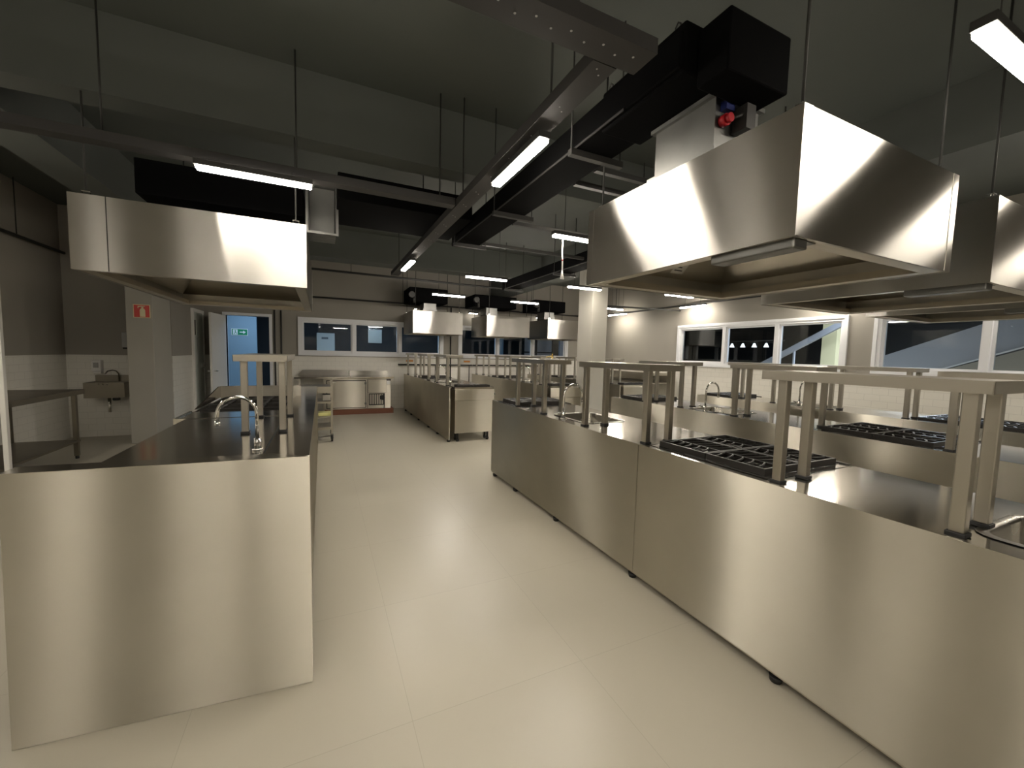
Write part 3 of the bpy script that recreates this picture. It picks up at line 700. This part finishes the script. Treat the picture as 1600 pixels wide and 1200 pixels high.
t = thing('hand_wash_basin', 'small steel hand-wash basin hung on the recess wall', 'sink', (-3.06, 8.5, .8))
b = B(); b.slab('z', .66, .90, (-3.30, -2.82), (8.34, 8.695), [(-3.26, -2.86, 8.38, 8.60)]); b.box(-3.26, -2.86, 8.38, 8.60, .66, .68); b.make('bowl', 'table', t)
b = B(); b.box(-3.28, -2.86, 8.672, 8.695, .90, 1.0); b.make('back_splash', 'table', t)
b = B(); b.tube([(-2.98, 8.64, .90), (-2.98, 8.64, 1.02), (-3.0, 8.61, 1.07), (-3.03, 8.56, 1.085), (-3.07, 8.51, 1.07), (-3.09, 8.48, 1.03)], .01, 8); b.make('tap', 'chrome', t)
b = B(); b.tube([(-3.06, 8.5, .66), (-3.06, 8.5, .52), (-3.06, 8.5, .42)], .022, 10); b.make('drain_pipe', 'chrome', t)
B().box(-2.98, -2.90, 8.36, 8.44, .615, .659, bev=.012).make('knee_lever', 'rubber', t)
b = B()
for x in (-3.12, -3.07, -3.02): b.cyl((x, 8.345, .875), (x, 8.335, .875), .008, 8)
b.make('rivets', 'chrome', t)
t = thing('soap_dispenser', 'white soap dispenser above the hand-wash basin', 'dispenser', (-3.23, 8.66, 1.04))
B().box(-3.30, -3.18, 8.60, 8.699, 1.06, 1.24, bev=.012).make('body', 'white_plastic', t); B().box(-3.27, -3.21, 8.592, 8.602, 1.12, 1.20).make('window_panel', 'grey_plastic', t); B().box(-3.27, -3.17, 8.57, 8.66, 1.035, 1.06, bev=.006).make('push_bar', 'white_plastic', t)
t = thing('paper_towel_dispenser', 'grey paper towel dispenser beside the pillar with the red sign', 'dispenser', (-2.78, 8.6, 1.42))
B().box(-2.90, -2.64, 8.55, 8.699, 1.45, 1.69, bev=.012).make('body', 'grey_plastic', t); B().box(-2.89, -2.65, 8.56, 8.699, 1.425, 1.451).make('slot', 'rubber', t)

def plate(name, label, cat, x0, x1, z0, z1, y, mats, border, group=None):
    t = thing(name, label, cat, ((x0+x1)/2, y, z0), group)
    B().box(x0, x1, y-.004, y, z0, z1).make('backing', mats[0], t)
    B().box(x0+border, x1-border, y-.0055, y-.0041, z0+border, z1-border).make('field', mats[1], t)
    return t
t = plate('fire_extinguisher_sign', 'square red fire extinguisher sign on the left pillar', 'sign', -2.53, -2.33, 1.90, 2.10, 7.899, ('cream', 'red'), .010)
cx, y = -2.42, 7.8925
b = B(); body = [(cx-.032, 1.918), (cx+.032, 1.918), (cx+.032, 2.015), (cx+.022, 2.035), (cx+.010, 2.042), (cx-.010, 2.042), (cx-.022, 2.035), (cx-.032, 2.015)]
b.pull([(x, y, z) for x, z in body], (0, -.0012, 0)); b.pull([(cx-.012, y, 2.043), (cx+.012, y, 2.043), (cx+.012, y, 2.062), (cx-.012, y, 2.062)], (0, -.0012, 0))
b.pull([(cx-.055, y, 2.058), (cx+.03, y, 2.07), (cx+.03, y, 2.078), (cx-.055, y, 2.074)], (0, -.0012, 0)); b.pull([(cx-.055, y, 2.04), (cx-.046, y, 2.04), (cx-.046, y, 2.06), (cx-.055, y, 2.06)], (0, -.0012, 0)); b.make('pictogram', 'cream', t)

def exit_sign(x0, x1, z0, z1, y, label):
    t = plate('exit_sign', label, 'sign', x0, x1, z0, z1, y, ('white_plastic', 'green'), .012, 'green exit signs')
    w_, h = x1-x0, z1-z0; yy = y-.0062; b = B()
    b.pull([(x0+.10*w_, yy, z0+.12*h), (x0+.38*w_, yy, z0+.12*h), (x0+.38*w_, yy, z0+.88*h), (x0+.10*w_, yy, z0+.88*h)], (0, -.001, 0)); b.make('doorway_mark', 'white_plastic', t)
    b = B(); yy -= .0013; mx = x0+.24*w_   # running figure
    b.cyl((mx, yy, z0+.74*h), (mx, yy-.001, z0+.74*h), .07*h, 12)
    b.pull([(mx-.03*w_, yy, z0+.42*h), (mx+.02*w_, yy, z0+.42*h), (mx+.04*w_, yy, z0+.66*h), (mx-.01*w_, yy, z0+.66*h)], (0, -.001, 0))
    b.pull([(mx-.02*w_, yy, z0+.42*h), (mx-.09*w_, yy, z0+.20*h), (mx-.06*w_, yy, z0+.18*h), (mx+.01*w_, yy, z0+.40*h)], (0, -.001, 0))
    b.pull([(mx, yy, z0+.42*h), (mx+.07*w_, yy, z0+.34*h), (mx+.06*w_, yy, z0+.18*h), (mx+.09*w_, yy, z0+.18*h), (mx+.10*w_, yy, z0+.38*h), (mx+.02*w_, yy, z0+.48*h)], (0, -.001, 0)); b.make('running_figure', 'green', t)
    b = B(); yy = y-.0062; ax = x0+.62*w_
    b.pull([(ax-.12*w_, yy, z0+.42*h), (ax+.10*w_, yy, z0+.42*h), (ax+.10*w_, yy, z0+.25*h), (ax+.26*w_, yy, z0+.5*h), (ax+.10*w_, yy, z0+.75*h), (ax+.10*w_, yy, z0+.58*h), (ax-.12*w_, yy, z0+.58*h)], (0, -.001, 0)); b.make('arrow', 'white_plastic', t)
    return t
exit_sign(-2.17, -1.80, 1.81, 1.99, 12.995, 'green exit sign seen through the open doorway')
exit_sign(5.55, 5.90, 2.02, 2.22, 13.28, 'green exit sign seen through the far windows, between the back hoods')

# ---------------------------------------------------------------- far wall: refrigerated base, cart
t = thing('refrigerated_counter', 'steel refrigerated counter with a sink top against the far wall', 'refrigerator', (.6, 10.4, 0))
B().box(.02, 1.50, 10.06, 10.76, .12, .83, bev=.004).make('cabinet', 'panel', t)
b = B(); b.slab('z', .84, .875, (.60, 1.56), (10.0, 10.78)); b.make('worktop', 'top', t)
b = B(); b.slab('z', .84, .875, (-.55, .595), (10.0, 10.78)); b.make('drain_top', 'top', t)
b = B(); b.pull([(-.52, 10.74, .876), (.58, 10.74, .876), (.58, 10.74, 1.0), (-.42, 10.74, 1.0)], (0, .03, 0)); b.make('back_splash', 'hood', t)
B().box(.62, 1.52, 10.75, 10.78, .876, .98).make('back_splash', 'hood', t)
B().box(.085, .935, 10.0585, 10.0598, .145, .795).make('door_gap_shadow', 'rubber', t); B().box(.965, .972, 10.05, 10.0598, .13, .82).make('gap_shadow_line', 'rubber', t)  # dark sheets paint the shadow in the gaps round the door
dr = B().box(.10, .92, 10.035, 10.058, .16, .78, bev=.006).make('door', 'panel', t); B().box(.12, .30, 10.005, 10.034, .735, .755, bev=.004).make('door_handle', 'chrome', dr)
for z in (.22, .70): B().box(.90, .945, 10.03, 10.057, z, z+.05).make('hinge', 'galv', t)
B().box(.976, 1.404, 10.0585, 10.0597, .495, .805).make('cover_gap_shadow', 'rubber', t)  # dark sheet paints the shadow line round the machine cover
B().box(.98, 1.40, 10.045, 10.058, .50, .80, bev=.004).make('machine_cover', 'panel', t)
g = B(); g.slab('y', 10.045, 10.058, (1.0, 1.36), (.20, .48), [(1.02+.04*k, 1.045+.04*k, .22, .46) for k in range(8)]); g.make('grille', 'dark_metal', t)
b = B(); b.cyl((1.30, 10.04, .38), (1.30, 10.02, .38), .06, 16); b.tube([(1.33, 10.03, .35), (1.35, 10.02, .25), (1.34, 10.03, .12)], .008, 6); b.make('fan_guard', 'rubber', t)
B().box(1.41, 1.49, 10.03, 10.058, .70, .78, bev=.004).make('socket_box', 'white_plastic', t); B().box(1.40, 1.50, 10.03, 10.058, .785, .815).make('thermostat', 'rubber', t)
for lx in (-.48,):
    for ly in (10.08, 10.7): B().box(lx-.02, lx+.02, ly-.02, ly+.02, .001, .839).make('leg', 'tube', t)
B().box(.05, 1.56, 10.02, 10.74, .001, .118).make('plinth', 'wood', t)

t = thing('serving_cart', 'three-tier steel trolley behind the end of the left counter', 'cart', (-.1, 7.35, 0))
for i, (z, h) in enumerate(((.90, .10), (.66, .03), (.24, .04))):
    b = B(); b.slab('z', z-.012, z, (-.36, .16), (7.12, 7.62)); b.box(-.36, .16, 7.12, 7.128, z-h, z-.012); b.box(-.36, .16, 7.612, 7.62, z-h, z-.012); b.box(.152, .16, 7.128, 7.612, z-h, z-.012); b.box(-.36, -.352, 7.128, 7.612, z-h, z-.012); b.make('shelf', 'tube', t)
for x in (-.34, .14):
    for y in (7.14, 7.60):
        l = B().box(x-.014, x+.014, y-.014, y+.014, .13, 1.0).make('post', 'tube', t)
        b = B(); b.cyl((x-.014, y, .055), (x+.014, y, .055), .053, 16); b.make('wheel', 'rubber', t)
        b = B(); b.box(x-.02, x+.02, y-.012, y+.012, .09, .132); b.box(x-.022, x-.016, y-.02, y+.02, .05, .11); b.box(x+.016, x+.022, y-.02, y+.02, .05, .11); b.make('caster_fork', 'galv', t)
tag(B().box(.0, .12, 7.2, 7.42, .661, .76, bev=.01).make('steel_box', 'hood'), 'small shiny steel box on the middle tier of the trolley', 'box')
tag(B().box(-.06, .13, 7.16, 7.4, .421, .47, bev=.006).make('paper_pack', 'pale_yellow'), 'flat pale yellow pack on the trolley, above its lowest tier', 'box')
B().slab('z', .40, .42, (-.34, .14), (7.13, 7.61)).make('shelf', 'tube', t)

# wall bench at the right wall, behind the pillar
t = thing('wall_bench', 'steel wall bench with an upper shelf against the right wall behind the pillar', 'table', (7.3, 8, 0))
B().slab('z', .86, .89, (6.95, 7.70), (7.25, 9.6)).make('tabletop', 'tube', t)
B().slab('z', 1.06, 1.12, (7.05, 7.70), (7.25, 9.6)).make('upper_shelf', 'tube', t)
B().slab('x', 7.70, 7.72, (7.25, 9.6), (.89, 1.12)).make('back_splash', 'tube', t)
for y in (7.3, 8.4, 9.55):
    B().box(6.98, 7.02, y-.02, y+.02, .001, .86).make('leg', 'tube', t); B().box(7.07, 7.10, y-.015, y+.015, .89, 1.06).make('bracket', 'tube', t); B().box(7.62, 7.66, y-.02, y+.02, .001, .86).make('leg', 'tube', t)
# small brass tap left on an overshelf
t = thing('brass_valve', 'small brass valve on a white cloth, lying on the far overshelf of the nearest counter', 'valve', (2.10, 3.55, 1.45))
b = B(); b.box(2.06, 2.17, 3.50, 3.62, 1.451, 1.458, bev=.003); b.make('cloth', 'white_plastic', t)
b = B(); b.cyl((2.12, 3.56, 1.459), (2.12, 3.56, 1.49), .010, 10); b.cyl((2.12, 3.56, 1.49), (2.12, 3.56, 1.515), .006, 8); b.tube([(2.12, 3.56, 1.488), (2.10, 3.57, 1.484), (2.06, 3.58, 1.470)], .005, 8); b.make('valve_body', 'brass', t)

# ---------------------------------------------------------------- beyond the windows
B().slab('y', 13.0, 13.1, (-4, -1.60), (0, 2.9)).make('wall_corridor', 'blue_wall', kind='structure')
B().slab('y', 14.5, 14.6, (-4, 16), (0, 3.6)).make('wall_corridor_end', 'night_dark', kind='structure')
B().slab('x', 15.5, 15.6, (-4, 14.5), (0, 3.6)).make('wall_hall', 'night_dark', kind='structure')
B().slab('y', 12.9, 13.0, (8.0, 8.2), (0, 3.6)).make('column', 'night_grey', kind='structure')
t = thing('cream_door', 'cream door with a small plaque seen through the far left window', 'door', (.1, 13.5, 0)); B().box(-.13, .36, 13.45, 13.5, 0.001, 1.98).make('door_panel', 'beige', t); B().box(.0, .18, 13.44, 13.449, 1.80, 1.86).make('plaque', 'ink', t)
t = thing('notice_board', 'grey board under a small lamp seen through the far left windows', 'board', (1.7, 14.45, 1.4)); B().box(1.42, 1.86, 14.46, 14.499, 1.75, 2.2).make('board_face', 'table', t); B().box(1.48, 1.76, 14.4, 14.499, 2.27, 2.29).make('lamp', 'night_glow', t)
t = thing('corridor_post', 'pale post below the green exit sign seen through the far windows', 'post', (5.7, 13.3, 0)); B().box(5.58, 5.88, 13.29, 13.4, .001, 2.3).make('post_body', 'blue_wall', t)
t = thing('shelf_rack', 'dark shelving with pale boards seen through the far right windows', 'shelf', (7.5, 13.8, 0))
B().box(6.9, 8.2, 13.8, 13.85, .001, 2.2).make('back_board', 'night_grey', t)
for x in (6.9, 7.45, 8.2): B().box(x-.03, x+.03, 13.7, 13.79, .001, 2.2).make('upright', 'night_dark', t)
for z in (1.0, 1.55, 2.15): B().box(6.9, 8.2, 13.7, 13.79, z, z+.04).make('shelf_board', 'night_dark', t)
# sloping stair outside the right windows
def slope(x0, x1, ya, za, yb, zb, h, name, m, label, cat):
    b = B(); b.pull([(x0, ya, za), (x0, yb, zb), (x0, yb, zb+h), (x0, ya, za+h)], (x1-x0, 0, 0)); return tag(b.make(name, m), label, cat)
slope(9.6, 9.8, 5.2, .55, -1.0, 3.2, .55, 'stair_flight', 'night_grey', 'pale sloping stair side outside the right windows', 'stairs')
slope(9.3, 9.5, 3.4, .9, -1.0, 2.7, .35, 'ramp_edge', 'beige', 'beige sloping ramp edge in front of the pale stair outside', 'ramp')
t = thing('stair_rail', 'thin sloping rail outside the left of the right windows', 'rail', (11.5, 6.7, 0)); b = B(); b.pull([(11.5, 8.2, .9), (11.5, 5.2, 2.6), (11.5, 5.2, 2.76), (11.5, 8.2, 1.06)], (.1, 0, 0)); b.make('handrail', 'night_grey', t)
for y, z in ((8.1, .96), (6.7, 1.75), (5.3, 2.54)): B().box(11.53, 11.57, y-.02, y+.02, .001, z).make('post', 'night_grey', t)
t = thing('hall_lamp', 'white strip lamp in the dark hall outside the right windows', 'ceiling light', (11, 5.6, 2.6)); B().box(11, 11.05, 5.3, 6.0, 2.55, 2.58).make('lens', 'night_glow', t); B().box(10.99, 11.06, 5.28, 6.02, 2.58, 2.63).make('housing', 'dark_metal', t); B().cyl((11.025, 5.65, 2.63), (11.025, 5.65, 3.599), .01, 6).make('hanger_rod', 'rod', t)
t = thing('glow_cone_row', 'row of small glowing cones standing in for white chair-like shapes in the dark hall outside', 'lamp', (11.6, 8.2, 2))  # made-up glowing cones in place of white chair-like shapes
B().tube([(11.6, 7.0, 2.05), (11.6, 9.0, 2.05)], .015, 6).make('rail', 'rod', t)
for k in range(5):
    y = 7.15+.36*k; B().cyl((11.6, y, 1.86), (11.6, y, 1.98), .07, 12, r1=.02).make('glow_cone', 'night_glow', t); B().cyl((11.6, y, 1.98), (11.6, y, 2.05), .008, 6).make('cord', 'rod', t)
B().cyl((11.6, 8.9, 2.05), (11.6, 8.9, 3.599), .012, 6).make('hanger_rod', 'rod', t)
t = thing('pale_pillar', 'pale lit pillar in the dark hall outside the right windows', 'pillar', (12.5, 6.3, 0)); B().box(12.5, 12.8, 6.2, 6.55, .001, 3.59).make('pillar_body', 'cream', t)

# bodies of the lamps that light the corridor and the hall
for x, y, z, w_, l in ((1.7, 11.5, 2.9, 1.8, 'corridor lamp behind the far left windows'), (-1.6, 12.0, 2.75, 1.2, 'corridor lamp beyond the open doorway'), (11.0, 4.0, 3.3, 2.0, 'hall lamp outside the right windows')):
    t = thing('ceiling_light', l, 'ceiling light', (x, y, z))
    B().box(x-w_/2, x+w_/2, y-.14, y+.14, z+.012, z+.06, bev=.006).make('housing', 'white', t)
    for k in (-.4, .4): B().cyl((x+k, y, z+.06), (x+k, y, 3.599), .005, 6).make('hanger_wire', 'rod', t)
